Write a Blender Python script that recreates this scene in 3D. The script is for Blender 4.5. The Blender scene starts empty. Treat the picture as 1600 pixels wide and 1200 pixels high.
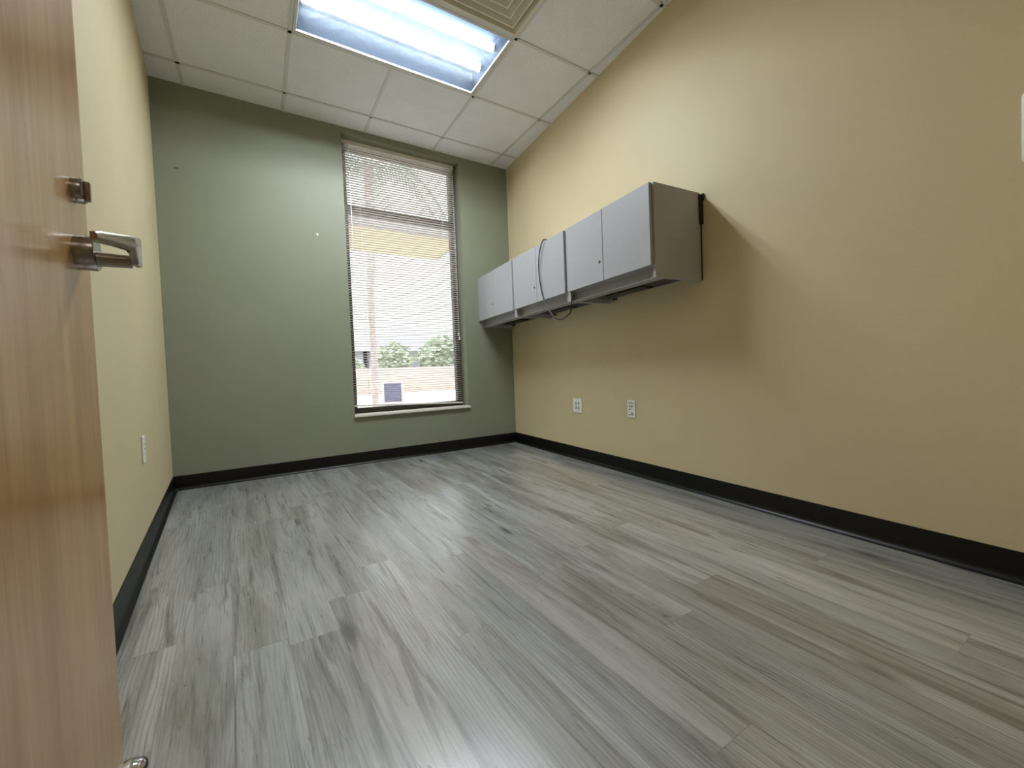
import bpy, bmesh, math, random
from mathutils import Vector, Matrix
random.seed(7)
S = bpy.context.scene
COL = S.collection

# ------------------------------------------------------------------ camera
F = 640.26
YAW, PITCH, ROLL, CZ = 0.5514, -0.0287, -0.0391, 0.7306
fw = Vector((math.sin(YAW)*math.cos(PITCH), math.cos(YAW)*math.cos(PITCH), math.sin(PITCH)))
r0 = Vector((math.cos(YAW), -math.sin(YAW), 0)); u0 = r0.cross(fw)
rt = r0*math.cos(ROLL)+u0*math.sin(ROLL); up = -r0*math.sin(ROLL)+u0*math.cos(ROLL)
cam = bpy.data.cameras.new('camera'); camo = bpy.data.objects.new('camera', cam); COL.objects.link(camo)
cam.sensor_fit = 'HORIZONTAL'; cam.sensor_width = 36; cam.lens = F/1600*36
cam.clip_start = 0.02; cam.clip_end = 300
m = Matrix((rt, up, -fw)).transposed().to_4x4(); m.translation = Vector((0, 0, CZ))
camo.matrix_world = m
S.camera = camo

# ------------------------------------------------------------------ world, exposure
W = bpy.data.worlds.new('overcast_sky'); S.world = W; W.use_nodes = True
nt = W.node_tree; bg = nt.nodes['Background']; bg.inputs[0].default_value = (0.90, 0.95, 1.0, 1)
# overcast sky: three times brighter overhead than at the horizon
_tc = nt.nodes.new('ShaderNodeTexCoord'); _sp = nt.nodes.new('ShaderNodeSeparateXYZ'); nt.links.new(_tc.outputs['Generated'], _sp.inputs[0])
_mr = nt.nodes.new('ShaderNodeMapRange'); nt.links.new(_sp.outputs[2], _mr.inputs[0])
SKY_ZENITH = 2.5
_mr.inputs[1].default_value = 0.0; _mr.inputs[2].default_value = 1.0; _mr.inputs[3].default_value = SKY_ZENITH/3; _mr.inputs[4].default_value = SKY_ZENITH
nt.links.new(_mr.outputs[0], bg.inputs[1])
S.view_settings.view_transform = 'Standard'; S.view_settings.look = 'None'
S.view_settings.exposure = 1.0; S.view_settings.gamma = 1.0; S.view_settings.use_curve_mapping = False
TUBE_STRENGTH = 122.0
HALL_STRENGTH = 3.0
S.cycles.max_bounces = 10; S.cycles.diffuse_bounces = 6; S.cycles.transparent_max_bounces = 24
S.cycles.sample_clamp_indirect = 6.0

# ------------------------------------------------------------------ room numbers
YB = 3.6415; ZC = 2.816; YN = 0.03; T = 0.12
def lw(y): return -0.4225-0.0726*(y-2)
def rw(y): return 2.1475+0.072*(y-2)
GX, GY, G = -0.3558, 3.4022, 0.6096
WL, WR, WT, WB = 0.672, 1.733, 2.766, 0.407

# ------------------------------------------------------------------ helpers
def link(name, me, mat=None, parent=None):
    o = bpy.data.objects.new(name, me); COL.objects.link(o)
    if mat is not None:
        for mm in (mat if isinstance(mat, (list, tuple)) else [mat]): me.materials.append(mm)
    if parent: o.parent = parent
    return o
def obj(name, bm, mat=None, parent=None, smooth=False, loc=None, rot=None):
    me = bpy.data.meshes.new(name)
    bmesh.ops.recalc_face_normals(bm, faces=bm.faces)
    bm.to_mesh(me); bm.free()
    if smooth:
        for p in me.polygons: p.use_smooth = True
        me.set_sharp_from_angle(angle=math.radians(40))
    o = link(name, me, mat, parent)
    if loc: o.location = loc
    if rot: o.rotation_euler = rot
    return o
def tag(o, label=None, cat=None, group=None, kind=None):
    if label: o['label'] = label
    if cat: o['category'] = cat
    if group: o['group'] = group
    if kind: o['kind'] = kind
    return o
def empty(name, loc=(0, 0, 0), rz=0.0):
    e = bpy.data.objects.new(name, None); COL.objects.link(e); e.location = loc; e.rotation_euler = (0, 0, rz)
    e.empty_display_size = 0.1
    return e
def B(): return bmesh.new()
def box(bm, a, b, bev=0.0, mi=0, seg=1):
    x0, y0, z0 = a; x1, y1, z1 = b
    v = [bm.verts.new(c) for c in ((x0,y0,z0),(x1,y0,z0),(x1,y1,z0),(x0,y1,z0),(x0,y0,z1),(x1,y0,z1),(x1,y1,z1),(x0,y1,z1))]
    fs = [bm.faces.new([v[i] for i in q]) for q in ((3,2,1,0),(4,5,6,7),(0,1,5,4),(1,2,6,5),(2,3,7,6),(3,0,4,7))]
    for f in fs: f.material_index = mi
    if bev > 0:
        es = list({e for f in fs for e in f.edges})
        r = bmesh.ops.bevel(bm, geom=es, offset=bev, segments=seg, profile=0.5, affect='EDGES', clamp_overlap=True)
        for f in r['faces']: f.material_index = mi
    return v
def prism(bm, poly, z0, z1, mi=0):
    lo = [bm.verts.new((x, y, z0)) for x, y in poly]; hi = [bm.verts.new((x, y, z1)) for x, y in poly]
    n = len(poly)
    fs = [bm.faces.new(lo[::-1]), bm.faces.new(hi)]
    for i in range(n): fs.append(bm.faces.new((lo[i], lo[(i+1) % n], hi[(i+1) % n], hi[i])))
    for f in fs: f.material_index = mi
def frame_of(d):
    d = Vector(d).normalized(); a = Vector((0, 0, 1)) if abs(d.z) < 0.9 else Vector((1, 0, 0))
    x = d.cross(a).normalized(); return x, d.cross(x).normalized(), d
def cyl(bm, p, q, r, r2=None, n=20, caps=True, mi=0):
    p, q = Vector(p), Vector(q); r2 = r if r2 is None else r2
    x, y, d = frame_of(q-p)
    A = [bm.verts.new(p+(x*math.cos(2*math.pi*i/n)+y*math.sin(2*math.pi*i/n))*r) for i in range(n)]
    Bv = [bm.verts.new(q+(x*math.cos(2*math.pi*i/n)+y*math.sin(2*math.pi*i/n))*r2) for i in range(n)]
    fs = [bm.faces.new((A[i], A[(i+1) % n], Bv[(i+1) % n], Bv[i])) for i in range(n)]
    if caps: fs += [bm.faces.new(A[::-1]), bm.faces.new(Bv)]
    for f in fs: f.material_index = mi
def lathe(bm, prof, n=32, org=(0, 0, 0), axis=(0, 0, 1)):
    x, y, d = frame_of(axis); org = Vector(org); rings = []
    for r, h in prof:
        if r < 1e-6: rings.append([bm.verts.new(org+d*h)])
        else: rings.append([bm.verts.new(org+d*h+(x*math.cos(2*math.pi*i/n)+y*math.sin(2*math.pi*i/n))*r) for i in range(n)])
    for a, b in zip(rings, rings[1:]):
        if len(a) == 1 and len(b) == 1: continue
        for i in range(n):
            j = (i+1) % n
            if len(a) == 1: bm.faces.new((a[0], b[j], b[i]))
            elif len(b) == 1: bm.faces.new((a[i], a[j], b[0]))
            else: bm.faces.new((a[i], a[j], b[j], b[i]))
def smooth_pts(pts, k=8):
    out = []; P = [Vector(p) for p in pts]
    for i in range(len(P)-1):
        p0 = P[max(i-1, 0)]; p1 = P[i]; p2 = P[i+1]; p3 = P[min(i+2, len(P)-1)]
        for s in range(k):
            t = s/k
            out.append(0.5*((2*p1)+(p2-p0)*t+(2*p0-5*p1+4*p2-p3)*t*t+(3*p1-p0-3*p2+p3)*t**3))
    return out+[P[-1]]
def tube(bm, pts, r, n=10, mi=0):
    P = [Vector(p) for p in pts]; rings = []
    rr = r if callable(r) else (lambda t: r)
    d0 = (P[1]-P[0]).normalized(); x, y, _ = frame_of(d0)
    for i, p in enumerate(P):
        d = (P[min(i+1, len(P)-1)]-P[max(i-1, 0)]).normalized()
        x = (x-d*x.dot(d)).normalized(); y = d.cross(x)
        R = rr(i/(len(P)-1))
        rings.append([bm.verts.new(p+(x*math.cos(2*math.pi*k/n)+y*math.sin(2*math.pi*k/n))*R) for k in range(n)])
    fs = []
    for a, b in zip(rings, rings[1:]):
        for k in range(n): fs.append(bm.faces.new((a[k], a[(k+1) % n], b[(k+1) % n], b[k])))
    fs += [bm.faces.new(rings[0][::-1]), bm.faces.new(rings[-1])]
    for f in fs: f.material_index = mi

# ------------------------------------------------------------------ materials
def srgb(*c):
    return tuple((v/255/12.92 if v/255 <= 0.04045 else ((v/255+0.055)/1.055)**2.4) for v in c)+(1,)
class NT:
    def __init__(s, name):
        s.m = bpy.data.materials.new(name); s.m.use_nodes = True; s.t = s.m.node_tree
        s.p = s.t.nodes['Principled BSDF']; s.out = s.t.nodes['Material Output']
    def n(s, typ, **kw):
        nd = s.t.nodes.new(typ)
        for k, v in kw.items(): setattr(nd, k, v)
        return nd
    def l(s, a, b): s.t.links.new(a, b)
    def val(s, sock, v):
        if hasattr(v, 'links') or isinstance(v, bpy.types.NodeSocket): s.l(v, sock)
        else: sock.default_value = v
    def math(s, op, a, b=0.0, c=None):
        nd = s.n('ShaderNodeMath', operation=op); s.val(nd.inputs[0], a); s.val(nd.inputs[1], b)
        if c is not None: s.val(nd.inputs[2], c)
        return nd.outputs[0]
    def coord(s): return s.n('ShaderNodeTexCoord').outputs['Object']
    def sep(s, v):
        nd = s.n('ShaderNodeSeparateXYZ'); s.l(v, nd.inputs[0]); return nd.outputs
    def comb(s, x, y, z):
        nd = s.n('ShaderNodeCombineXYZ'); s.val(nd.inputs[0], x); s.val(nd.inputs[1], y); s.val(nd.inputs[2], z); return nd.outputs[0]
    def noise(s, v, scale, detail=2, rough=0.5, dist=0.0):
        nd = s.n('ShaderNodeTexNoise'); s.val(nd.inputs['Vector'], v); nd.inputs['Scale'].default_value = scale
        nd.inputs['Detail'].default_value = detail; nd.inputs['Roughness'].default_value = rough; nd.inputs['Distortion'].default_value = dist
        return nd.outputs['Fac']
    def ramp(s, f, stops):
        nd = s.n('ShaderNodeValToRGB'); s.val(nd.inputs[0], f); e = nd.color_ramp.elements
        while len(e) < len(stops): e.new(0.5)
        for el, (p, c) in zip(e, stops): el.position = p; el.color = c if isinstance(c, (tuple, list)) else (c, c, c, 1)
        return nd.outputs[0]
    def mix(s, f, a, b, mode='MIX'):
        nd = s.n('ShaderNodeMix', data_type='RGBA', blend_type=mode)
        s.val(nd.inputs[0], f); s.val(nd.inputs[6], a); s.val(nd.inputs[7], b); return nd.outputs[2]
    def bump(s, h, strength=0.2, dist=0.01):
        nd = s.n('ShaderNodeBump'); nd.inputs['Strength'].default_value = strength; nd.inputs['Distance'].default_value = dist
        s.val(nd.inputs['Height'], h); s.l(nd.outputs[0], s.p.inputs['Normal'])
    def maprange(s, v, a, b, c=0.0, d=1.0):
        nd = s.n('ShaderNodeMapRange'); s.val(nd.inputs[0], v); nd.inputs[1].default_value = a; nd.inputs[2].default_value = b
        nd.inputs[3].default_value = c; nd.inputs[4].default_value = d; return nd.outputs[0]
def plain(name, col, rough=0.5, metal=0.0, spec=0.5, var=0.06, scale=30, bump=0.0, coat=0.0):
    t = NT(name); t.p.inputs['Roughness'].default_value = rough; t.p.inputs['Metallic'].default_value = metal
    t.p.inputs['Specular IOR Level'].default_value = spec; t.p.inputs['Coat Weight'].default_value = coat
    nz = t.noise(t.coord(), scale, 3)
    dk = tuple(c*(1-var) for c in col[:3])+(1,); lt = tuple(min(1, c*(1+var)) for c in col[:3])+(1,)
    t.l(t.ramp(nz, [(0.3, dk), (0.7, lt)]), t.p.inputs['Base Color'])
    if bump: t.bump(nz, bump, 0.002)
    return t.m
def wall_mat(name, col, spots=()):
    t = NT(name); co = t.coord(); t.p.inputs['Roughness'].default_value = 0.55; t.p.inputs['Specular IOR Level'].default_value = 0.35
    nz = t.noise(co, 2.2, 3)
    c = t.ramp(nz, [(0.25, tuple(v*0.965 for v in col[:3])+(1,)), (0.75, tuple(v*1.03 for v in col[:3])+(1,))])
    fine = t.noise(co, 260, 2)
    for (ctr, rad, sc, scol) in spots:
        nd = t.n('ShaderNodeVectorMath', operation='SUBTRACT'); t.l(co, nd.inputs[0]); nd.inputs[1].default_value = ctr
        n2 = t.n('ShaderNodeVectorMath', operation='MULTIPLY'); t.l(nd.outputs[0], n2.inputs[0]); n2.inputs[1].default_value = sc
        n3 = t.n('ShaderNodeVectorMath', operation='LENGTH'); t.l(n2.outputs[0], n3.inputs[0])
        c = t.mix(t.maprange(n3.outputs['Value'], rad, rad*0.75), c, scol)
    t.l(c, t.p.inputs['Base Color'])
    t.bump(t.math('ADD', t.math('MULTIPLY', fine, 0.6), t.noise(co, 90, 3)), 0.10, 0.004)
    return t.m
TAN = srgb(205, 190, 152); SAGE = srgb(132, 135, 115)
M_tan = wall_mat('tan_wall_paint', TAN)
M_sage = wall_mat('sage_wall_paint', SAGE, [((-0.42, YB, 2.233), 0.017, (1, 1, 2.2), srgb(88, 90, 70)), ((0.454, YB, 1.903), 0.009, (1, 1, 0.7), srgb(205, 208, 200))])
M_tile = None
def tile_mat():
    t = NT('mineral_fibre_ceiling_tile'); co = t.coord(); t.p.inputs['Roughness'].default_value = 0.9; t.p.inputs['Specular IOR Level'].default_value = 0.1
    a = t.noise(co, 150, 3, 0.6); b = t.noise(co, 6, 2)
    c = t.ramp(a, [(0.32, srgb(208, 208, 209)), (0.5, srgb(228, 228, 230)), (0.8, srgb(237, 237, 238))])
    t.l(t.mix(0.25, c, t.ramp(b, [(0.3, srgb(216, 216, 216)), (0.7, srgb(236, 236, 237))])), t.p.inputs['Base Color'])
    t.bump(a, 0.25, 0.004); return t.m
M_tile = tile_mat()
M_tee = plain('painted_tee_bar', srgb(204, 202, 198), 0.5, var=0.02)
M_black = plain('black_vinyl_base', srgb(4, 4, 5), 0.36, spec=0.3, var=0.12, scale=14)
M_cab = plain('light_grey_laminate', srgb(164, 164, 166), 0.5, var=0.025, scale=55, bump=0.04)
M_cabedge = plain('grey_edge_banding', srgb(150, 150, 148), 0.5, var=0.02)
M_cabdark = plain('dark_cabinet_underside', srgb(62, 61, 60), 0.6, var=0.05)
M_blackm = plain('black_steel', srgb(18, 18, 18), 0.45, var=0.1)
M_cord = plain('black_rubber_cord', srgb(14, 14, 16), 0.4, var=0.1)
M_nickel = plain('brushed_nickel', srgb(158, 150, 142), 0.26, metal=1.0, var=0.06, scale=120)
M_chrome = plain('chrome', srgb(225, 225, 228), 0.08, metal=1.0, var=0.02)
M_rubber = plain('dark_rubber', srgb(22, 22, 22), 0.7)
M_white = plain('white_plastic', srgb(232, 230, 224), 0.4, var=0.015)
M_port = plain('grey_port', srgb(168, 168, 164), 0.5)
M_hole = plain('black_socket', srgb(16, 16, 16), 0.6)
M_vent = plain('beige_vent_enamel', srgb(214, 206, 188), 0.45, var=0.03)
M_vend = plain('vent_throat', srgb(70, 64, 54), 0.6)
M_fix = plain('white_fixture_enamel', srgb(238, 240, 242), 0.5, var=0.01)
M_house = plain('grey_reflector_enamel', srgb(30, 36, 44), 0.9, spec=0.0, var=0.01)
M_bronze = plain('dark_bronze_aluminium', srgb(74, 68, 64), 0.42, metal=0.3, var=0.06)
M_sill = plain('cream_stone_sill', srgb(222, 216, 202), 0.4, var=0.06, scale=18)
M_slat = plain('white_blind_slat', srgb(226, 218, 210), 0.45, var=0.01)
M_bcord = plain('white_blind_cord', srgb(236, 236, 238), 0.6, var=0.01)
M_metalstrip = plain('strike_metal', srgb(170, 168, 160), 0.35, metal=0.8)

def door_mat():
    t = NT('varnished_maple_veneer'); co = t.coord(); x, y, z = t.sep(co)
    v = t.comb(t.math('MULTIPLY', x, 3.0), t.math('MULTIPLY', y, 13.0), t.math('MULTIPLY', z, 1.0))
    a = t.noise(v, 1.6, 5, 0.6, 0.6)
    v2 = t.comb(x, t.math('MULTIPLY', y, 120.0), t.math('MULTIPLY', z, 5.0))
    b = t.noise(v2, 1.0, 4, 0.65, 0.3)
    leaf = t.math('FLOOR', t.math('DIVIDE', y, 0.115))
    wn = t.n('ShaderNodeTexWhiteNoise', noise_dimensions='1D'); t.l(leaf, wn.inputs['W'])
    f = t.math('ADD', t.math('MULTIPLY', a, 0.7), t.math('ADD', t.math('MULTIPLY', b, 0.22), t.math('ADD', 0.05, t.math('MULTIPLY', wn.outputs['Value'], 0.16))))
    c = t.ramp(f, [(0.32, srgb(150, 106, 54)), (0.55, srgb(180, 135, 78)), (0.8, srgb(206, 166, 108))])
    t.l(c, t.p.inputs['Base Color'])
    t.p.inputs['Roughness'].default_value = 0.30; t.p.inputs['Coat Weight'].default_value = 0.5; t.p.inputs['Coat Roughness'].default_value = 0.12
    t.bump(b, 0.05, 0.001)
    return t.m
M_door = door_mat()

def floor_mat():
    t = NT('grey_oak_vinyl_plank'); co = t.coord(); x, y, z = t.sep(co)
    PW, PL = 0.135, 1.22
    # the planks fan out very slightly, as the walls do
    xx = t.math('DIVIDE', t.math('SUBTRACT', x, 0.86), t.math('ADD', 1.0, t.math('MULTIPLY', 0.056, t.math('SUBTRACT', y, 2.0))))
    u = t.math('DIVIDE', t.math('ADD', xx, 5.4+0.048), PW)
    row = t.math('FLOOR', u); fu = t.math('FRACT', u)
    w1 = t.n('ShaderNodeTexWhiteNoise', noise_dimensions='1D'); t.l(row, w1.inputs['W'])
    vv = t.math('ADD', t.math('DIVIDE', y, PL), t.math('MULTIPLY', w1.outputs['Value'], 7.0))
    vv = t.math('ADD', vv, 20.0)
    pid = t.math('FLOOR', vv); fv = t.math('FRACT', vv)
    w2 = t.n('ShaderNodeTexWhiteNoise', noise_dimensions='2D'); t.l(t.comb(row, pid, 0.0), w2.inputs['Vector'])
    rnd = w2.outputs['Value']; rc = t.sep(w2.outputs['Color'])
    off = t.math('MULTIPLY', rnd, 37.0)
    def gv(sx, sy): return t.comb(t.math('ADD', t.math('MULTIPLY', xx, sx), off), t.math('ADD', t.math('MULTIPLY', y, sy), t.math('MULTIPLY', rc[1], 53.0)), off)
    broad = t.noise(gv(9, 1.1), 1.0, 4, 0.55, 0.8)          # soft cloudy tone along the plank
    streak = t.noise(gv(26, 1.6), 1.0, 5, 0.6, 1.0)         # dark heart streaks
    grain = t.noise(gv(260, 9.0), 1.0, 4, 0.75, 0.4)         # fine limed grain
    # cathedral rings
    wv = t.n('ShaderNodeTexWave', wave_type='BANDS', bands_direction='X', wave_profile='SIN')
    t.l(gv(11, 1.5), wv.inputs['Vector']); wv.inputs['Scale'].default_value = 2.6; wv.inputs['Distortion'].default_value = 9.0
    wv.inputs['Detail'].default_value = 2.0; wv.inputs['Detail Scale'].default_value = 0.7
    rings = wv.outputs['Fac']
    # knots
    vo = t.n('ShaderNodeTexVoronoi', feature='F1'); t.l(gv(5.0, 1.9), vo.inputs['Vector']); vo.inputs['Scale'].default_value = 1.0
    kn = t.maprange(vo.outputs['Distance'], 0.05, 0.16, 1.0, 0.0)
    vc = t.sep(vo.outputs['Color'])
    kn = t.math('MULTIPLY', kn, t.maprange(vc[0], 0.45, 0.5))
    base = t.ramp(broad, [(0.28, srgb(112, 112, 105)), (0.5, srgb(160, 161, 157)), (0.75, srgb(196, 197, 195))])
    brown = t.ramp(broad, [(0.28, srgb(104, 98, 87)), (0.5, srgb(146, 141, 132)), (0.75, srgb(178, 174, 166))])
    c = t.mix(t.maprange(rc[0], 0.35, 1.25), base, brown)
    c = t.mix(t.math('MULTIPLY', t.maprange(streak, 0.52, 0.68), 0.80), c, srgb(74, 69, 60))
    c = t.mix(t.math('MULTIPLY', t.maprange(rings, 0.55, 1.0), t.math('MULTIPLY', t.maprange(rc[2], 0.4, 0.7), 0.42)), c, srgb(100, 96, 88))
    c = t.mix(t.math('MULTIPLY', t.maprange(grain, 0.52, 0.72), 0.28), c, srgb(206, 207, 204))
    c = t.mix(t.math('MULTIPLY', t.maprange(grain, 0.48, 0.27), 0.32), c, srgb(98, 95, 88))
    c = t.mix(t.math('MULTIPLY', kn, 0.85), c, srgb(60, 56, 50))
    # thin cracks
    ck = t.noise(gv(16, 1.0), 1.0, 2, 0.5, 1.6)
    ckm = t.math('MULTIPLY', t.maprange(t.math('ABSOLUTE', t.math('SUBTRACT', ck, 0.5)), 0.010, 0.0), t.maprange(t.noise(gv(5, 2.2), 1.0, 1), 0.5, 0.62))
    c = t.mix(t.math('MULTIPLY', ckm, 0.75), c, srgb(52, 49, 44))
    tone = t.maprange(rnd, 0.0, 1.0, 0.86, 1.06)
    c = t.mix(1.0, c, t.comb(tone, tone, tone), 'MULTIPLY')
    # seams
    eu = t.math('MULTIPLY', t.math('MINIMUM', fu, t.math('SUBTRACT', 1.0, fu)), PW)
    ev = t.math('MULTIPLY', t.math('MINIMUM', fv, t.math('SUBTRACT', 1.0, fv)), PL)
    seam = t.maprange(t.math('MINIMUM', eu, ev), 0.0013, 0.0003)
    c = t.mix(t.math('MULTIPLY', seam, 0.42), c, srgb(70, 68, 62))
    t.l(c, t.p.inputs['Base Color'])
    t.l(t.maprange(grain, 0.2, 0.8, 0.25, 0.34), t.p.inputs['Roughness'])
    t.p.inputs['Specular IOR Level'].default_value = 0.8
    t.p.inputs['Coat Weight'].default_value = 1.0; t.p.inputs['Coat Roughness'].default_value = 0.26; t.p.inputs['Coat IOR'].default_value = 1.9
    t.bump(t.math('SUBTRACT', t.math('MULTIPLY', grain, 0.35), t.math('MULTIPLY', seam, 1.0)), 0.04, 0.0010)
    return t.m
M_floor = floor_mat()

def glass_mat():
    t = NT('window_glass'); t.t.nodes.remove(t.p)
    tr = t.n('ShaderNodeBsdfTransparent'); tr.inputs[0].default_value = (0.93, 0.95, 0.95, 1)
    gl = t.n('ShaderNodeBsdfGlossy'); gl.inputs['Roughness'].default_value = 0.02
    fr = t.n('ShaderNodeFresnel'); fr.inputs[0].default_value = 1.3
    mx = t.n('ShaderNodeMixShader'); t.l(fr.outputs[0], mx.inputs[0]); t.l(tr.outputs[0], mx.inputs[1]); t.l(gl.outputs[0], mx.inputs[2])
    t.l(mx.outputs[0], t.out.inputs[0]); return t.m
M_glass = glass_mat()
def lens_mat():
    t = NT('frosted_acrylic_lens'); t.t.nodes.remove(t.p)
    lw_ = t.n('ShaderNodeLayerWeight'); lw_.inputs[0].default_value = 0.5
    cs = t.math('POWER', t.math('SUBTRACT', 1.0, lw_.outputs['Facing']), 0.75)     # prismatic lens: passes less at a grazing angle
    tint = t.n('ShaderNodeMix', data_type='RGBA'); t.l(cs, tint.inputs[0]); tint.inputs[6].default_value = (0, 0, 0, 1); tint.inputs[7].default_value = (0.80, 0.90, 1.0, 1)
    tr = t.n('ShaderNodeBsdfTransparent'); t.l(tint.outputs[2], tr.inputs[0])
    gl = t.n('ShaderNodeBsdfRefraction', distribution='BECKMANN'); gl.inputs['Color'].default_value = (0.82, 0.91, 1.0, 1); gl.inputs['Roughness'].default_value = 0.10; gl.inputs['IOR'].default_value = 1.15
    mx = t.n('ShaderNodeMixShader'); mx.inputs[0].default_value = 0.008
    t.l(tr.outputs[0], mx.inputs[1]); t.l(gl.outputs[0], mx.inputs[2])
    tl = t.n('ShaderNodeBsdfTranslucent'); tl.inputs[0].default_value = (0.70, 0.88, 1.0, 1)
    m2 = t.n('ShaderNodeMixShader'); m2.inputs[0].default_value = 0.010
    t.l(mx.outputs[0], m2.inputs[1]); t.l(tl.outputs[0], m2.inputs[2])
    t.l(m2.outputs[0], t.out.inputs[0]); return t.m
M_lens = lens_mat()
def emis(name, col, st):
    t = NT(name); t.t.nodes.remove(t.p)
    e = t.n('ShaderNodeEmission'); e.inputs[0].default_value = col; e.inputs[1].default_value = st
    t.l(e.outputs[0], t.out.inputs[0]); return t.m
M_tube = emis('fluorescent_tube', (1.0, 0.97, 0.95, 1), TUBE_STRENGTH)
M_hall = emis('hall_fill_lens', (1.0, 0.96, 0.9, 1), HALL_STRENGTH)

# ------------------------------------------------------------------ room shell
def struct(name, bm, mat, parent=None, **k):
    o = obj(name, bm, mat, parent, **k)
    if not parent: o['kind'] = 'structure'
    return o
HY = -1.7; HXL, HXR = -1.6, 2.9       # hallway behind the doorway
bm = B(); box(bm, (HXL-T, HY-T, -0.1), (HXR+T, YB+0.3, 0)); struct('floor', bm, M_floor)
bm = B(); prism(bm, [(lw(YN), YN), (lw(YB), YB), (lw(YB)-T, YB), (lw(YN)-T, YN)], 0, ZC+0.25); struct('wall_left', bm, M_tan)
bm = B(); prism(bm, [(rw(YN), YN), (rw(YN)+T, YN), (rw(YB)+T, YB), (rw(YB), YB)], 0, ZC+0.25); struct('wall_right', bm, M_tan)
WD = 0.24
bm = B()
XL, XR = lw(YB)-T, rw(YB)+T
box(bm, (XL, YB, -0.1), (WL, YB+WD, ZC+0.25)); box(bm, (WR, YB, -0.1), (XR, YB+WD, ZC+0.25))
box(bm, (WL, YB, -0.1), (WR, YB+WD, WB)); box(bm, (WL, YB, WT), (WR, YB+WD, ZC+0.25))
bmesh.ops.remove_doubles(bm, verts=bm.verts, dist=1e-5)
struct('wall_back', bm, M_sage)
DXL, DXR, DZ = -0.20, 0.73, 2.14
bm = B()
box(bm, (lw(YN)-T, YN-T, 0), (DXL, YN, ZC+0.25)); box(bm, (DXR, YN-T, 0), (rw(YN)+T, YN, ZC+0.25)); box(bm, (DXL, YN-T, DZ), (DXR, YN, ZC+0.25))
struct('wall_near', bm, M_tan)
bm = B()
box(bm, (HXL-T, HY-T, 0), (HXR+T, HY, ZC+0.25)); struct('wall_hall_rear', bm, M_tan)
bm = B(); box(bm, (HXL-T, HY, 0), (HXL, YN-T, ZC+0.25)); struct('wall_hall_left', bm, M_tan)
bm = B(); box(bm, (HXR, HY, 0), (HXR+T, YN-T, ZC+0.25)); struct('wall_hall_right', bm, M_tan)
# filler ends between hall and room walls
bm = B(); box(bm, (HXL-T, YN-T, 0), (lw(YN)-T, YN, ZC+0.25)); box(bm, (rw(YN)+T, YN-T, 0), (HXR+T, YN, ZC+0.25)); struct('wall_hall_front', bm, M_tan)
# door lining of the opening
bm = B()
box(bm, (DXL, YN-T-0.01, 0), (DXL+0.018, YN+0.004, DZ)); box(bm, (DXR-0.018, YN-T-0.01, 0), (DXR, YN+0.012, DZ)); box(bm, (DXL, YN-T-0.01, DZ-0.018), (DXR, YN+0.012, DZ))
struct('trim_1', bm, M_bronze)

# ceiling: lay-in tiles, clipped to the room, left open where the light and the vent sit
def clip_room(bm):
    for (co, no) in (((lw(2), 2, 0), (-1, -0.0726, 0)), ((rw(2), 2, 0), (1, -0.072, 0)), ((0, YB, 0), (0, 1, 0)), ((0, YN, 0), (0, -1, 0))):
        g = list(bm.verts)+list(bm.edges)+list(bm.faces)
        bmesh.ops.bisect_plane(bm, geom=g, dist=1e-6, plane_co=co, plane_no=no, clear_outer=True)
LIGHT = (GX+G, GY-2*G, GX+3*G, GY-G)           # x0,y0,x1,y1
VENT = (GX+2*G, GY-3*G, GX+3*G, GY-2*G)
bm = B()
for i in range(-1, 5):
    for j in range(-1, 7):
        x0, x1 = GX+i*G, GX+(i+1)*G; y1, y0 = GY-j*G, GY-(j+1)*G
        cx, cy = (x0+x1)/2, (y0+y1)/2
        if LIGHT[0] < cx < LIGHT[2] and LIGHT[1] < cy < LIGHT[3]: continue
        if VENT[0] < cx < VENT[2] and VENT[1] < cy < VENT[3]: continue
        box(bm, (x0+0.003, y0+0.003, ZC+0.005), (x1-0.003, y1-0.003, ZC+0.02))
clip_room(bm)
ceil = struct('ceiling', bm, M_tile)
bm = B(); hw = 0.0105
def bar(x0, y0, x1, y1): box(bm, (x0, y0, ZC), (x1, y1, ZC+0.006))
for i in range(0, 5):
    x = GX+i*G
    if i in (2,):
        bar(x-hw, LIGHT[3], x+hw, YB+0.3); bar(x-hw, -0.5, x+hw, LIGHT[1])
    else: bar(x-hw, -0.5, x+hw, YB+0.3)
for j in range(0, 6):
    y = GY-j*G
    bar(-1.2, y-hw, 2.6, y+hw)
clip_room(bm)
obj('tee_grid', bm, M_tee, ceil)
bm = B()       # plenum lid and hall ceiling
box(bm, (HXL-T, HY-T, ZC+0.25), (HXR+T, YB+WD, ZC+0.30)); obj('plenum_deck', bm, M_tee, ceil)
bm = B(); box(bm, (HXL, HY, ZC), (HXR, YN-T, ZC+0.02)); obj('hall_tiles', bm, M_tile, ceil)

# baseboards: black cove base with a toe
def base(name, p, q, n):
    p, q, n = Vector((*p, 0)), Vector((*q, 0)), Vector((*n, 0)).normalized()
    prof = [(0, 0), (0.020, 0), (0.0205, 0.003), (0.015, 0.0065), (0.008, 0.014), (0.0045, 0.026), (0.004, 0.097), (0.0025, 0.1), (0, 0.1)]
    bm = B()
    A = [bm.verts.new(p+n*a+Vector((0, 0, z))) for a, z in prof]; C = [bm.verts.new(q+n*a+Vector((0, 0, z))) for a, z in prof]
    k = len(prof)
    for i in range(k): bm.faces.new((A[i], A[(i+1) % k], C[(i+1) % k], C[i]))
    bm.faces.new(A[::-1]); bm.faces.new(C)
    return struct(name, bm, M_black, smooth=True)
base('baseboard_left', (lw(YN), YN), (lw(YB), YB), (1, 0.0726))
base('baseboard_back', (lw(YB), YB), (rw(YB), YB), (0, -1))
base('baseboard_right', (rw(YN), YN), (rw(YB), YB), (-1, 0.072))
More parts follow.
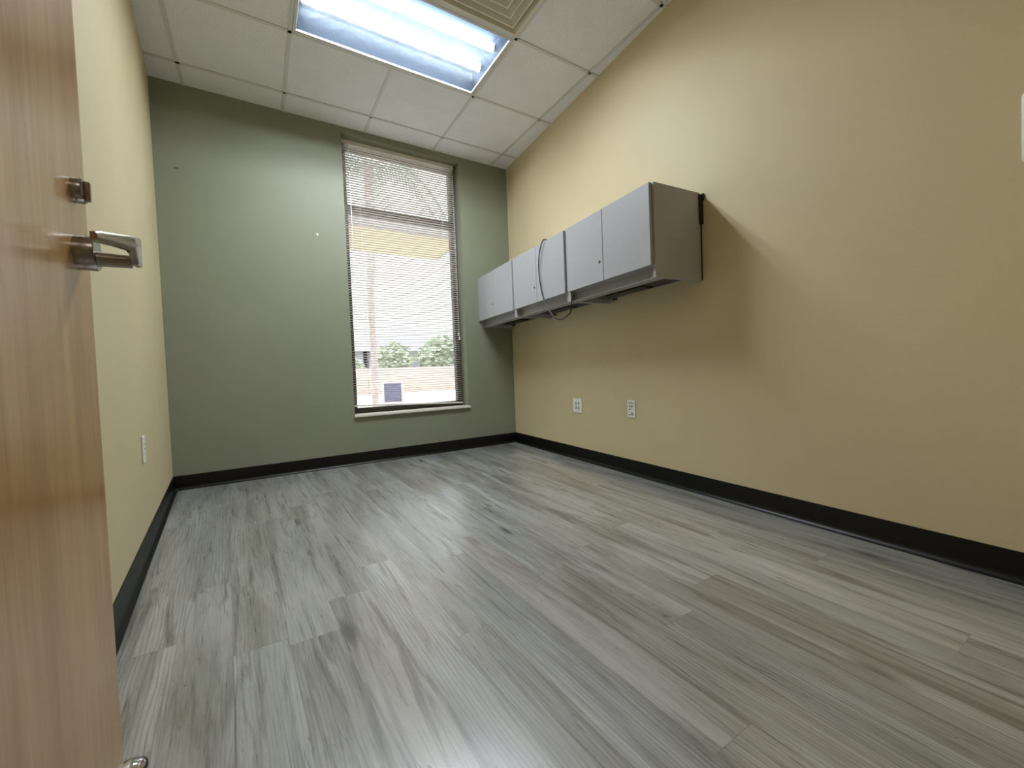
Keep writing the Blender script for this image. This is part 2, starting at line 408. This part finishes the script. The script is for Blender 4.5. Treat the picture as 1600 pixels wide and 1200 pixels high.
base('baseboard_near', (DXR, YN), (rw(YN), YN), (0, 1))

# ------------------------------------------------------------------ window
win = empty('window_1', ((WL+WR)/2, YB+0.15, WB)); win['kind'] = 'structure'
def wobj(name, bm, mat, parent=win, **k):
    o = obj(name, bm, mat, None, **k); o.parent = parent
    o.matrix_parent_inverse = Matrix.Translation(-Vector(win.location)) if parent is win else Matrix.Identity(4)
    return o
FY0, FY1 = YB+0.135, YB+0.20
fwid = 0.05
bm = B()
box(bm, (WL, FY0, WB), (WL+fwid, FY1, WT), 0.003); box(bm, (WR-fwid, FY0, WB), (WR, FY1, WT), 0.003)
box(bm, (WL+fwid, FY0, WB), (WR-fwid, FY1, WB+0.06), 0.003); box(bm, (WL+fwid, FY0, WT-0.05), (WR-fwid, FY1, WT), 0.003)
wobj('window_frame', bm, M_bronze)
bm = B(); box(bm, (WL+fwid, FY0-0.006, 2.172), (WR-fwid, FY1, 2.236), 0.003); wobj('mullion', bm, M_bronze)
bm = B(); box(bm, (WL+fwid, FY0+0.03, WB+0.06), (WR-fwid, FY0+0.036, 2.172)); wobj('lower_pane', bm, M_glass)
bm = B(); box(bm, (WL+fwid, FY0+0.03, 2.236), (WR-fwid, FY0+0.036, WT-0.05)); wobj('upper_pane', bm, M_glass)
bm = B(); box(bm, (WL-0.004, YB-0.022, WB-0.006), (WR+0.012, FY0, WB+0.014), 0.004, seg=2); wobj('window_sill', bm, M_sill)

# blind
BX0, BX1, BY = WL+0.012, WR-0.022, YB+0.098
bl = empty('window_blind', ((BX0+BX1)/2, BY, WT-0.001))
tag(bl, 'white mini blind with open slats hanging in the tall window', 'blind')
def bobj(name, bm, mat, **k):
    o = obj(name, bm, mat, None, **k); o.parent = bl; o.matrix_parent_inverse = Matrix.Translation(-Vector(bl.location)); return o
bm = B(); box(bm, (BX0, BY-0.019, WT-0.036), (BX1, BY+0.019, WT-0.001), 0.002); bobj('headrail', bm, M_slat)
ZR_L, ZR_R = 0.494, 0.452       # the bottom rail hangs a little lower at its right end
ZT = WT-0.055
PITCH_S = 0.0213
bm = B(); zz = ZT; i = 0
tilt = math.radians(-8.0)
while True:
    z = ZT-i*PITCH_S
    lim_l, lim_r = ZR_L+0.012, ZR_R+0.012
    k = i/105.0
    zl = z; zr = z
    if z < 0.62:
        f = (0.62-z)/(0.62-0.46)
        zl = 0.62-(0.62-lim_l)*min(f, 1.0); zr = 0.62-(0.62-lim_r)*min(f, 1.0)
    if z < 0.46: break
    jx = random.uniform(-0.0015, 0.0015); th = tilt+random.uniform(-0.02, 0.02)
    prof = [(-0.0125, -0.0), (-0.0065, 0.0017), (0, 0.0023), (0.0065, 0.0017), (0.0125, 0.0)]
    pts = [(a*math.cos(th)-h*math.sin(th), a*math.sin(th)+h*math.cos(th)) for a, h in prof]
    la = [bm.verts.new((BX0+jx, BY+a, zl+h)) for a, h in pts]; ra = [bm.verts.new((BX1+jx, BY+a, zr+h)) for a, h in pts]
    lb = [bm.verts.new((BX0+jx, BY+a, zl+h-0.0005)) for a, h in pts]; rb = [bm.verts.new((BX1+jx, BY+a, zr+h-0.0005)) for a, h in pts]
    for q in range(4):
        bm.faces.new((la[q], ra[q], ra[q+1], la[q+1])); bm.faces.new((lb[q+1], rb[q+1], rb[q], lb[q]))
    bm.faces.new((la[0], lb[0], rb[0], ra[0])); bm.faces.new((la[4], ra[4], rb[4], lb[4]))
    bm.faces.new(la+lb[::-1]); bm.faces.new(rb+ra[::-1])
    i += 1
bobj('slats', bm, M_slat)
bm = B()
vs = box(bm, (BX0, BY-0.013, 0), (BX1, BY+0.013, 0.013))
for v in bm.verts: v.co.z += ZR_L+(ZR_R-ZR_L)*(v.co.x-BX0)/(BX1-BX0)-0.008
bobj('bottom_rail', bm, M_slat)
for fx in (0.13, 0.87):
    x = BX0+fx*(BX1-BX0); zr = ZR_L+(ZR_R-ZR_L)*fx
    bm = B()
    for dy in (-0.0142, 0.0142): cyl(bm, (x, BY+dy, zr), (x, BY+dy, WT-0.036), 0.0011, n=6)
    bobj('ladder_cord', bm, M_bcord)
bm = B(); cyl(bm, (BX1-0.012, BY-0.022, 1.10), (BX1-0.012, BY-0.022, WT-0.03), 0.0012, n=6)
cyl(bm, (BX1-0.02, BY-0.022, 1.14), (BX1-0.02, BY-0.022, WT-0.03), 0.0012, n=6)
cdo = bobj('lift_cord', bm, M_bcord)
bm = B(); lathe(bm, [(0, 0), (0.007, 0.003), (0.0075, 0.018), (0.003, 0.035), (0, 0.036)], 12, (BX1-0.012, BY-0.022, 1.07)); lathe(bm, [(0, 0), (0.007, 0.003), (0.0075, 0.018), (0.003, 0.035), (0, 0.036)], 12, (BX1-0.02, BY-0.022, 1.11))
t_ = obj('tassel', bm, M_bcord, cdo, smooth=True)
bm = B(); cyl(bm, (BX0+0.055, BY-0.022, 1.55), (BX0+0.055, BY-0.022, WT-0.03), 0.0035, n=8); bobj('tilt_wand', bm, M_bcord, smooth=True)

# ------------------------------------------------------------------ ceiling light
x0, y0, x1, y1 = LIGHT
lt = empty('ceiling_light', ((x0+x1)/2, (y0+y1)/2, ZC))
tag(lt, 'bright recessed fluorescent ceiling light with a long frosted lens', 'ceiling light')
def lobj(par, name, bm, mat, **k):
    o = obj(name, bm, mat, None, **k); o.parent = par; o.matrix_parent_inverse = Matrix.Translation(-Vector(par.location)); return o
hx0, hx1, hy0, hy1 = x0+0.012, x1-0.012, y0+0.012, y1-0.012
bm = B()
ht = ZC+0.115
V = [bm.verts.new(c) for c in ((hx0, hy0, ZC+0.007), (hx1, hy0, ZC+0.007), (hx1, hy1, ZC+0.007), (hx0, hy1, ZC+0.007), (hx0+0.02, hy0+0.06, ht), (hx1-0.02, hy0+0.06, ht), (hx1-0.02, hy1-0.06, ht), (hx0+0.02, hy1-0.06, ht))]
for q in ((0, 1, 5, 4), (1, 2, 6, 5), (2, 3, 7, 6), (3, 0, 4, 7), (4, 5, 6, 7)): bm.faces.new([V[k] for k in q])
lobj(lt, 'housing', bm, M_house)
bm = B()
fr = 0.02
box(bm, (hx0, hy0, ZC-0.001), (hx1, hy0+fr, ZC+0.010), 0.002); box(bm, (hx0, hy1-fr, ZC-0.001), (hx1, hy1, ZC+0.010), 0.002)
box(bm, (hx0, hy0+fr, ZC-0.001), (hx0+fr, hy1-fr, ZC+0.010), 0.002); box(bm, (hx1-fr, hy0+fr, ZC-0.001), (hx1, hy1-fr, ZC+0.010), 0.002)
lobj(lt, 'lens_frame', bm, M_tee)
bm = B(); v = [bm.verts.new(c) for c in ((hx0+fr, hy0+fr, ZC+0.006), (hx1-fr, hy0+fr, ZC+0.006), (hx1-fr, hy1-fr, ZC+0.006), (hx0+fr, hy1-fr, ZC+0.006))]; bm.faces.new(v)
lobj(lt, 'lens', bm, M_lens)
for ty in (2.392, 2.588):
    bm = B(); cyl(bm, (x0+0.05, ty, ZC+0.075), (x1-0.05, ty, ZC+0.075), 0.0205, n=24)
    tb = lobj(lt, 'tube', bm, M_tube, smooth=True)
    for xx in (x0+0.035, x1-0.049):
        bm = B(); cyl(bm, (xx, ty, ZC+0.075), (xx+0.014, ty, ZC+0.075), 0.0165, n=16); lobj(lt, 'lamp_holder', bm, M_house)
# unseen fill light added in the hall behind the camera
hl = empty('hall_fill_light', (0.5, -0.9, ZC)); tag(hl, 'unseen square fill light added in the hallway outside the doorway', 'ceiling light')
bm = B(); box(bm, (0.2, -1.2, ZC-0.012), (0.8, -0.6, ZC-0.001)); lobj(hl, 'lens', bm, M_hall)

# ------------------------------------------------------------------ ceiling air diffuser
x0, y0, x1, y1 = VENT
vt = empty('air_vent', ((x0+x1)/2, (y0+y1)/2, ZC))
tag(vt, 'beige square ceiling air vent with nested louvers beside the ceiling light', 'air vent')
def sqring(bm, prof):
    cx, cy = (x0+x1)/2, (y0+y1)/2; rings = []
    for h, z in prof: rings.append([bm.verts.new((cx+sx*h, cy+sy*h, z)) for sx, sy in ((-1, -1), (1, -1), (1, 1), (-1, 1))])
    for a, b in zip(rings, rings[1:]):
        for k in range(4): bm.faces.new((a[k], a[(k+1) % 4], b[(k+1) % 4], b[k]))
    return rings
bm = B(); sqring(bm, [(0.293, ZC-0.002), (0.275, ZC-0.003), (0.255, ZC+0.03), (0.253, ZC+0.06), (0.293, ZC+0.06), (0.293, ZC-0.002)]); lobj(vt, 'vent_frame', bm, M_vent)
for h in (0.248, 0.199, 0.150, 0.101, 0.052):
    bm = B(); sqring(bm, [(h, ZC+0.002), (h-0.001, ZC+0.0), (h-0.010, ZC-0.001), (h-0.036, ZC+0.026), (h-0.038, ZC+0.026), (h-0.010, ZC+0.002), (h, ZC+0.002)]); lobj(vt, 'louver', bm, M_vent)
bm = B(); r = sqring(bm, [(0.26, ZC+0.06), (0.255, ZC+0.061), (0.02, ZC+0.061)]); bm.faces.new(r[-1]); lobj(vt, 'throat', bm, M_vend)

# ------------------------------------------------------------------ overhead cabinets on the right wall
WA = math.atan2(1, 0.072)                       # local x runs along the right wall towards the window wall, local y into the room
def wall_pt(y): return (rw(y), y, 0)
CZ0, CZ1 = 1.187, 1.667
GAP, CD = 0.014, 0.345                          # gap to the wall, carcass depth
W_ = 0.758
def make_cabinet(name='overhead_cabinet'):
    r = empty(name); e = 0.0012; w = W_-0.002
    def part(n, mat, *boxes, parent=r, bev=0.0012, **k):
        bm = B()
        for a, b in boxes: box(bm, a, b, bev)
        return obj(n, bm, mat, parent, **k)
    y0, y1 = GAP, GAP+CD
    z0, z1 = CZ0, CZ1
    part('side_panel', M_cab, ((0, y0, z0), (0.02, y1, z1)))
    part('side_panel', M_cab, ((w-0.02, y0, z0), (w, y1, z1)))
    part('top_panel', M_cab, ((0.02, y0, z1-0.02), (w-0.02, y1, z1)))
    part('back_panel', M_cab, ((0.02, y0, z0+0.03), (w-0.02, y0+0.01, z1-0.02)))
    part('bottom_shelf', M_cabdark, ((0.02, y0+0.01, z0+0.032), (w-0.02, y1-0.054, z0+0.05)))
    # recessed finger rail under the doors, with its lip turned in
    bm = B()
    pr = [(y1-0.020, z0+0.085), (y1-0.045, z0+0.060), (y1-0.045, z0+0.010), (y1-0.040, z0+0.004), (y1-0.012, z0+0.0035), (y1-0.010, z0+0.0010), (y1-0.080, z0+0.0010), (y1-0.080, z0+0.0035), (y1-0.052, z0+0.0045), (y1-0.052, z0+0.062), (y1-0.027, z0+0.087)]
    A = [bm.verts.new((0.02, a, b)) for a, b in pr]; C_ = [bm.verts.new((w-0.02, a, b)) for a, b in pr]
    for i in range(len(pr)): j = (i+1) % len(pr); bm.faces.new((A[i], A[j], C_[j], C_[i]))
    bm.faces.new(A[::-1]); bm.faces.new(C_)
    obj('front_rail', bm, M_cab, r)
    part('wall_bracket', M_blackm, ((0.03, 0.0005, z0+0.02), (0.07, GAP, z1-0.005)))
    part('wall_bracket', M_blackm, ((w-0.07, 0.0005, z0+0.02), (w-0.03, GAP, z1-0.005)))
    part('under_rail', M_blackm, ((0.30, y0+0.05, z0+0.022), (0.62, y0+0.14, z0+0.032)))
    dz0 = z0+0.062; half = w/2
    for k, (a, b) in enumerate(((0.013, half-0.0017), (half+0.0017, w-0.013))):
        d = part('door', M_cab, ((a, y1+0.002, dz0), (b, y1+0.021, z1)), bev=0.0018)
        if k == 1:
            lx = a+0.028
            bm = B(); cyl(bm, (lx, y1+0.0205, dz0+0.115), (lx, y1+0.0225, dz0+0.115), 0.0085, n=20)
            lk = obj('lock', bm, M_nickel, d, smooth=True)
            bm = B(); cyl(bm, (lx, y1+0.022, dz0+0.115), (lx, y1+0.0232, dz0+0.115), 0.0048, n=16)
            obj('keyhole', bm, M_hole, d)
    return r
cab = make_cabinet()
labels = ['light grey overhead cabinet nearest the doorway, its bare side panel showing', 'grey overhead cabinet in the middle of the row with a black cord hanging over it', 'grey overhead cabinet at the far end of the row, against the window wall']
starts = [1.368, 1.368+W_*1.0/math.hypot(1, .072), 1.368+2*W_/math.hypot(1, .072)]
for k in range(3):
    if k == 0: c = cab
    else:
        c = cab.copy(); COL.objects.link(c)
        for ch in list(cab.children):
            q = ch.copy(); COL.objects.link(q); q.parent = c
            for gch in list(ch.children):
                s = gch.copy(); COL.objects.link(s); s.parent = q
    c.location = wall_pt(starts[k]); c.rotation_euler = (0, 0, WA)
    tag(c, labels[k], 'cabinet', 'grey overhead cabinets on the tan wall')

# dark hook strip at the near upper rear corner of the first cabinet
bm = B(); box(bm, (-0.012, 0.0005, CZ1-0.17), (0.0, GAP+0.012, CZ1-0.012), 0.002); box(bm, (-0.02, 0.0005, CZ1-0.045), (0.012, GAP-0.001, CZ1-0.008), 0.002)
box(bm, (0.002, 0.0005, CZ0+0.01), (0.012, GAP-0.001, CZ1-0.03))
o = obj('hanging_bracket', bm, M_blackm, cab)

# cord looped over the doors of the middle cabinet
def wl(y, off, z): return Vector((rw(y), y, z))+Vector((-1, 0.072, 0)).normalized()*off
cp = [wl(2.372, 0.20, 1.672), wl(2.372, 0.30, 1.675), wl(2.368, 0.372, 1.676), wl(2.372, 0.391, 1.668), wl(2.400, 0.394, 1.632), wl(2.428, 0.394, 1.565), wl(2.437, 0.394, 1.475), wl(2.42, 0.395, 1.36), wl(2.378, 0.397, 1.248), wl(2.299, 0.398, 1.145),
      wl(2.240, 0.397, 1.097), wl(2.186, 0.395, 1.077), wl(2.125, 0.390, 1.086), wl(2.092, 0.376, 1.112), wl(2.086, 0.371, 1.145), wl(2.087, 0.366, 1.180), wl(2.088, 0.355, 1.212), wl(2.089, 0.342, 1.230)]
bm = B(); tube(bm, smooth_pts(cp, 8), 0.0042, 10)
tag(obj('cord', bm, M_cord, smooth=True), 'thin black cord looping down over the middle cabinet doors', 'cord')

# ------------------------------------------------------------------ wall plates
def plate(name, label, cat, loc, rz, w, h, kind):
    r = empty(name, loc, rz); tag(r, label, cat)
    bm = B(); box(bm, (-w/2, 0.0003, -h/2), (w/2, 0.0065, h/2), 0.003, seg=2); obj('cover_plate', bm, M_white, r)
    if kind == 'quad':
        for sx in (-1, 1):
            for zz in (0.004, 0.03):
                pass
        for sx in (-1, 1):
            for sz in (0.018, -0.018):
                bm = B(); box(bm, (sx*0.017-0.0095, 0.006, sz-0.011), (sx*0.017+0.0095, 0.0085, sz+0.011), 0.001); j = obj('jack', bm, M_port, r)
                bm = B(); box(bm, (sx*0.017-0.006, 0.0084, sz-0.007), (sx*0.017+0.006, 0.0088, sz+0.001)); obj('socket', bm, M_cabedge, j)
    elif kind == 'data':
        bm = B(); box(bm, (-0.024, 0.006, 0.034), (0.024, 0.0072, 0.045), 0.0005); obj('label_window', bm, M_port, r)
        bm = B(); box(bm, (-0.022, 0.006, -0.045), (0.022, 0.0072, -0.036), 0.0005); obj('label_window', bm, M_port, r)
        for px, pz in ((0.010, 0.0185), (-0.011, 0.0185), (0.010, -0.004), (-0.011, -0.030)):
            bm = B(); box(bm, (px-0.0075, 0.006, pz-0.007), (px+0.0075, 0.0085, pz+0.007), 0.001); j = obj('jack', bm, M_white, r)
            bm = B(); box(bm, (px-0.0052, 0.0084, pz-0.005), (px+0.0052, 0.0090, pz+0.005)); obj('socket', bm, M_hole, j)
        bm = B(); box(bm, (-0.0185, 0.006, -0.011), (-0.0035, 0.0085, 0.003), 0.001); obj('blank_insert', bm, M_white, r)
    else:
        for sz in (0.02, -0.02):
            bm = B(); box(bm, (-0.0165, 0.006, sz-0.0135), (0.0165, 0.009, sz+0.0135), 0.003, seg=2); j = obj('receptacle', bm, M_white, r)
            bm = B(); box(bm, (-0.008, 0.0088, sz-0.003), (-0.006, 0.0093, sz+0.006)); box(bm, (0.006, 0.0088, sz-0.003), (0.008, 0.0093, sz+0.005)); obj('slot', bm, M_hole, j)
        bm = B(); cyl(bm, (0, 0.006, 0), (0, 0.008, 0), 0.003, n=10); obj('screw', bm, M_nickel, r)
    return r
plate('wall_jack_plate', 'white wall plate with four pale jacks on the tan wall, nearer the corner', 'wall plate', (rw(2.548), 2.548, 0.440), WA, 0.118, 0.116, 'quad')
plate('data_plate', 'narrow white wall plate with dark data ports on the tan wall', 'wall plate', (rw(1.944), 1.944, 0.450), WA, 0.074, 0.119, 'data')
WAL = math.atan2(-1, -0.0726*-1)
plate('power_outlet', 'white power outlet low on the left wall beside the door', 'outlet', (lw(2.372), 2.372, 0.457), math.atan2(-1, 0.0726), 0.072, 0.116, 'duplex')
# white box at the right picture edge
yb = 0.175
r = empty('wall_box', (rw(yb), yb, 1.408), WA); tag(r, 'white rounded wall box at the right edge of the tan wall', 'wall box')
bm = B(); box(bm, (-0.075, 0.0005, -0.105), (0.075, 0.03, 0.105), 0.012, seg=3); obj('cover', bm, M_white, r, smooth=True)

# ------------------------------------------------------------------ open door at the left
HX, HYd = -0.212, 0.075                            # hinge edge of the visible face
EX, EY = -0.243, 1.0
dl = math.hypot(EX-HX, EY-HYd); da = math.atan2(EY-HYd, EX-HX)
dr = empty('door_1', (HX, HYd, 0), da-math.pi/2); dr['kind'] = 'structure'
DT = 0.044                                         # local y runs along the leaf, local +x is the room side
bm = B(); box(bm, (-DT, 0, 0.012), (0, dl, 2.11), 0.0015); obj('leaf', bm, M_door, dr)
def dloc(x, y): # world -> local xy
    v = Vector((x-HX, y-HYd)); a = -(da-math.pi/2); return (v.x*math.cos(a)-v.y*math.sin(a), v.x*math.sin(a)+v.y*math.cos(a))
ly = dl-0.068; lz = 0.951
lv = empty('lever_handle', (0, ly, lz)); lv.parent = dr; lv['label'] = 'brushed metal lever handle'
bm = B(); lathe(bm, [(0, 0), (0.0275, 0), (0.0275, 0.022), (0.0262, 0.0245), (0, 0.0245)], 40, (0, 0, 0), (1, 0, 0)); obj('rose', bm, M_nickel, lv, smooth=True)
bm = B(); lathe(bm, [(0, 0.024), (0.0125, 0.024), (0.0115, 0.03), (0.0105, 0.066), (0, 0.0665)], 28, (0, 0, -0.008), (1, 0, 0)); obj('neck', bm, M_nickel, lv, smooth=True)
bm = B()
# blade: from the elbow it runs back towards the hinge, narrowing and curving to the door
st = [(0.012, 0.0735, -0.014, 0.037), (-0.004, 0.071, -0.013, 0.0345), (-0.013, 0.0685, 0.002, 0.0325), (-0.02, 0.0665, 0.006, 0.031), (-0.055, 0.055, 0.002, 0.022), (-0.088, 0.043, -0.003, 0.014), (-0.096, 0.040, -0.001, 0.0105)]
rings = []
for (yy, xx, za, zb) in st:
    h = 0.0042
    rings.append([bm.verts.new(c) for c in ((xx-h, yy, za), (xx+h*0.5, yy, za), (xx+h, yy, za+0.003), (xx+h, yy, zb-0.003), (xx+h*0.5, yy, zb), (xx-h, yy, zb))])
for a, b in zip(rings, rings[1:]):
    for k in range(6): bm.faces.new((a[k], a[(k+1) % 6], b[(k+1) % 6], b[k]))
bm.faces.new(rings[0][::-1]); bm.faces.new(rings[-1])
obj('blade', bm, M_nickel, lv, smooth=True)
db = empty('deadbolt', (0, ly+0.004, lz+0.101)); db.parent = dr; db['label'] = 'small metal deadbolt turn above the lever'
bm = B(); lathe(bm, [(0, 0), (0.0195, 0), (0.0195, 0.011), (0.0178, 0.0135), (0, 0.0135)], 32, (0, 0, 0), (1, 0, 0)); obj('collar', bm, M_nickel, db, smooth=True)
bm = B(); box(bm, (0.0125, -0.004, -0.016), (0.0205, 0.004, 0.016), 0.002, seg=2); obj('thumb_turn', bm, M_nickel, db)
bm = B(); box(bm, (-DT+0.009, dl-0.0005, lz-0.06), (-0.009, dl+0.0012, lz+0.06)); obj('latch_plate', bm, M_metalstrip, dr)
for hz in (0.25, 1.05, 1.85):
    bm = B(); cyl(bm, (0.004, -0.006, hz-0.05), (0.004, -0.006, hz+0.05), 0.006, n=12); obj('hinge', bm, M_nickel, dr, smooth=True)

# chrome dome stop on the floor beside the door's free edge
ds = empty('door_stop', (-0.243, 1.030, 0)); tag(ds, 'small chrome door stop on the floor beside the open door edge', 'door stop')
bm = B(); lathe(bm, [(0.0, 0.0), (0.024, 0.0), (0.0245, 0.004), (0.0235, 0.014), (0.019, 0.021), (0.011, 0.0255), (0, 0.027)], 32); obj('dome', bm, M_chrome, ds, smooth=True)
bm = B(); lathe(bm, [(0.0225, 0.006), (0.0262, 0.007), (0.0262, 0.013), (0.0225, 0.014), (0.0225, 0.006)], 32); obj('bumper', bm, M_rubber, ds, smooth=True)

# ------------------------------------------------------------------ outside the window
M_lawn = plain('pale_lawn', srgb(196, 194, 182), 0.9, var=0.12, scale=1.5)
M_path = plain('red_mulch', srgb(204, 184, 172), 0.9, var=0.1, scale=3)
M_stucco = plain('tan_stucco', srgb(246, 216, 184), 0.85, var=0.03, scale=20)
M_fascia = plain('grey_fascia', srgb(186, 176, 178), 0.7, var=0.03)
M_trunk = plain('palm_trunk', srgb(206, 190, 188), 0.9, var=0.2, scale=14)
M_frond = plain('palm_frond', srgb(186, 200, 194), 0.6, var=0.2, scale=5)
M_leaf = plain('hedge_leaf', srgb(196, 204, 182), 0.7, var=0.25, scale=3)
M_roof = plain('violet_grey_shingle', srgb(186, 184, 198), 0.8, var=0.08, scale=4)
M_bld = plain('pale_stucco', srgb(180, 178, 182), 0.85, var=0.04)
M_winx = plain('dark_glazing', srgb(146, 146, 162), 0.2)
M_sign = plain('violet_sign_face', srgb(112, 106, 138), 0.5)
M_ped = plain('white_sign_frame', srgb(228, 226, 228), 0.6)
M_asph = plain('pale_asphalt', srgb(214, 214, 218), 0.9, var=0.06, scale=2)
GZ = -0.12
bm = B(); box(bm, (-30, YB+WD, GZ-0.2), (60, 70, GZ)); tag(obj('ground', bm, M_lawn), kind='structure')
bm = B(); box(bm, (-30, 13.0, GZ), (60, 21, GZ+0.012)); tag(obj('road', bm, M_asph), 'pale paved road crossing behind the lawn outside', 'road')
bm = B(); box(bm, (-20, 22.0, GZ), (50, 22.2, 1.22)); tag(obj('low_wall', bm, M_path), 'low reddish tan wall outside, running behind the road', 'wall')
# canopy roof
cn = empty('entry_canopy', (-1.5, 7.3, GZ)); tag(cn, 'tan flat canopy roof outside, seen through the upper blinds', 'canopy')
bm = B(); box(bm, (-6, 6.68, 3.10), (3.19, 8.0, 3.16)); lobj(cn, 'soffit', bm, M_stucco)
bm = B(); box(bm, (-6, 6.62, 3.10), (3.23, 6.68, 3.26)); box(bm, (3.19, 6.68, 3.10), (3.23, 8.0, 3.26)); lobj(cn, 'fascia', bm, M_fascia)
bm = B(); cyl(bm, (-1.5, 7.3, GZ), (-1.5, 7.3, 3.1), 0.16); lobj(cn, 'column', bm, M_stucco)
# palm
px, py = 2.08, 9.0
pm = empty('palm_tree', (px, py, GZ)); tag(pm, 'slim palm tree outside, its trunk at the left of the window', 'tree')
bm = B(); tube(bm, smooth_pts([(px, py, GZ), (px+0.03, py, 1.0), (px+0.02, py, 2.4), (px+0.08, py, 3.6), (px+0.1, py, 5.2)], 10), lambda t: 0.072+0.006*math.sin(t*60)+0.07*max(0, t-0.45), 12); lobj(pm, 'trunk', bm, M_trunk, smooth=True)
rng = random.Random(3)
for k in range(9):
    a = k*2*math.pi/9+rng.uniform(-.2, .2); L = rng.uniform(1.3, 1.9); rise = rng.uniform(0.1, 0.75); drop = rng.uniform(0.7, 1.7)
    bm = B(); sp = []
    for s in range(13):
        t = s/12; rr_ = L*t; sp.append(Vector((px+0.1+math.cos(a)*rr_, py+math.sin(a)*rr_, 5.15+rise*t*2*(1-t)*1.6-drop*t*t)))
    tube(bm, sp, lambda t: 0.018*(1-t)+0.004, 6)
    side = Vector((-math.sin(a), math.cos(a), 0))
    for s in range(2, 13):
        for sg in (-1, 1):
            for hh in (0, 0.5):
                p = sp[s-1].lerp(sp[s], hh); ln = 0.42*math.sin(min(1, (s+hh)/12)*2.6+0.3)
                tip = p+side*sg*ln+Vector((math.cos(a)*0.15, math.sin(a)*0.15, -0.22))
                w_ = Vector((math.cos(a), math.sin(a), 0))*0.02
                mid = p.lerp(tip, 0.5)+Vector((0, 0, 0.04))
                bm.faces.new([bm.verts.new(q) for q in (p-w_*0.6, p+w_*0.6, mid+w_, mid-w_)]); bm.faces.new([bm.verts.new(q) for q in (mid-w_, mid+w_, tip)])
    lobj(pm, 'frond', bm, M_frond)
# far building with hip roofs
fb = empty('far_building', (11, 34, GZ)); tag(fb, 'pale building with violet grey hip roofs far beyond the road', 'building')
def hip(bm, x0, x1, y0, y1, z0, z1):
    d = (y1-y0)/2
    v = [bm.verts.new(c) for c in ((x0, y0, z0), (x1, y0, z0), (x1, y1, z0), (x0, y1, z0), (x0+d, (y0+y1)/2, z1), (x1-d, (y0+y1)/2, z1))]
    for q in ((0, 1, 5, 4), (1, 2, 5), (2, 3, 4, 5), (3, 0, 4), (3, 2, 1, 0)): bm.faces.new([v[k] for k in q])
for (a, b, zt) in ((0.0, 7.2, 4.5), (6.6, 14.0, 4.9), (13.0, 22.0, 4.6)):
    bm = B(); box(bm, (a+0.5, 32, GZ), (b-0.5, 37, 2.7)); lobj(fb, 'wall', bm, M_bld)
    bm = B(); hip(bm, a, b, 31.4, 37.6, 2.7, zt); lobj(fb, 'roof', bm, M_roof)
    for wx in (a+1.3, (a+b)/2-0.5, b-2.3):
        bm = B(); box(bm, (wx, 31.95, 0.7), (wx+1.1, 32.02, 2.0)); lobj(fb, 'window', bm, M_winx)
# shrubs and trees in front of it
def leafy(name, label, cat, loc, rx, rz, n, seed, group=None):
    g = random.Random(seed); e = empty(name, (loc[0], loc[1], GZ)); tag(e, label, cat, group)
    bm = B()
    for _ in range(n):
        while True:
            v = Vector((g.uniform(-1, 1), g.uniform(-1, 1), g.uniform(-1, 1)))
            if 0.25 < v.length < 1: break
        p = Vector((loc[0]+v.x*rx, loc[1]+v.y*rx*0.8, loc[2]+v.z*rz)); s = g.uniform(0.12, 0.24)*(rx**0.5)
        n1 = Vector((g.uniform(-1, 1), g.uniform(-1, 1), g.uniform(-1, 1))).normalized(); a, b, _d = frame_of(n1)
        bm.faces.new([bm.verts.new(p+a*s), bm.verts.new(p+b*s*0.55), bm.verts.new(p-a*s), bm.verts.new(p-b*s*0.55)])
    lobj(e, 'foliage', bm, M_leaf)
    bm = B(); cyl(bm, (loc[0], loc[1], GZ), (loc[0], loc[1], loc[2]), 0.09, 0.06, 10); lobj(e, 'trunk', bm, M_trunk)
leafy('leafy_tree', 'pale green rounded tree outside, at the right side of the window view', 'tree', (10.2, 25.0, 1.95), 1.7, 1.3, 900, 5)
leafy('leafy_tree', 'pale green tree outside, near the middle of the window view', 'tree', (7.0, 25.0, 1.75), 1.25, 1.1, 700, 6)
leafy('leafy_shrub', 'low green shrub outside, left of the middle tree', 'shrub', (4.4, 24.4, 1.3), 0.8, 0.6, 400, 8)
# violet sign panel in a white frame
sg = empty('yard_sign', (2.02, 7.9, GZ)); tag(sg, 'small violet panel in a pale frame standing on the lawn outside', 'sign')
bm = B(); box(bm, (2.0, 7.9, 0.25), (2.33, 7.93, 0.61)); lobj(sg, 'face', bm, M_sign)
bm = B()
for a, b in (((1.965, 7.885, 0.21), (2.0, 7.945, 0.65)), ((2.33, 7.885, 0.21), (2.365, 7.945, 0.65)), ((2.0, 7.885, 0.21), (2.33, 7.945, 0.25)), ((2.0, 7.885, 0.61), (2.33, 7.945, 0.65))): box(bm, a, b)
lobj(sg, 'sign_frame', bm, M_ped)
for xx in (1.975, 2.335):
    bm = B(); box(bm, (xx, 7.895, GZ), (xx+0.02, 7.935, 0.21)); lobj(sg, 'post', bm, M_ped)
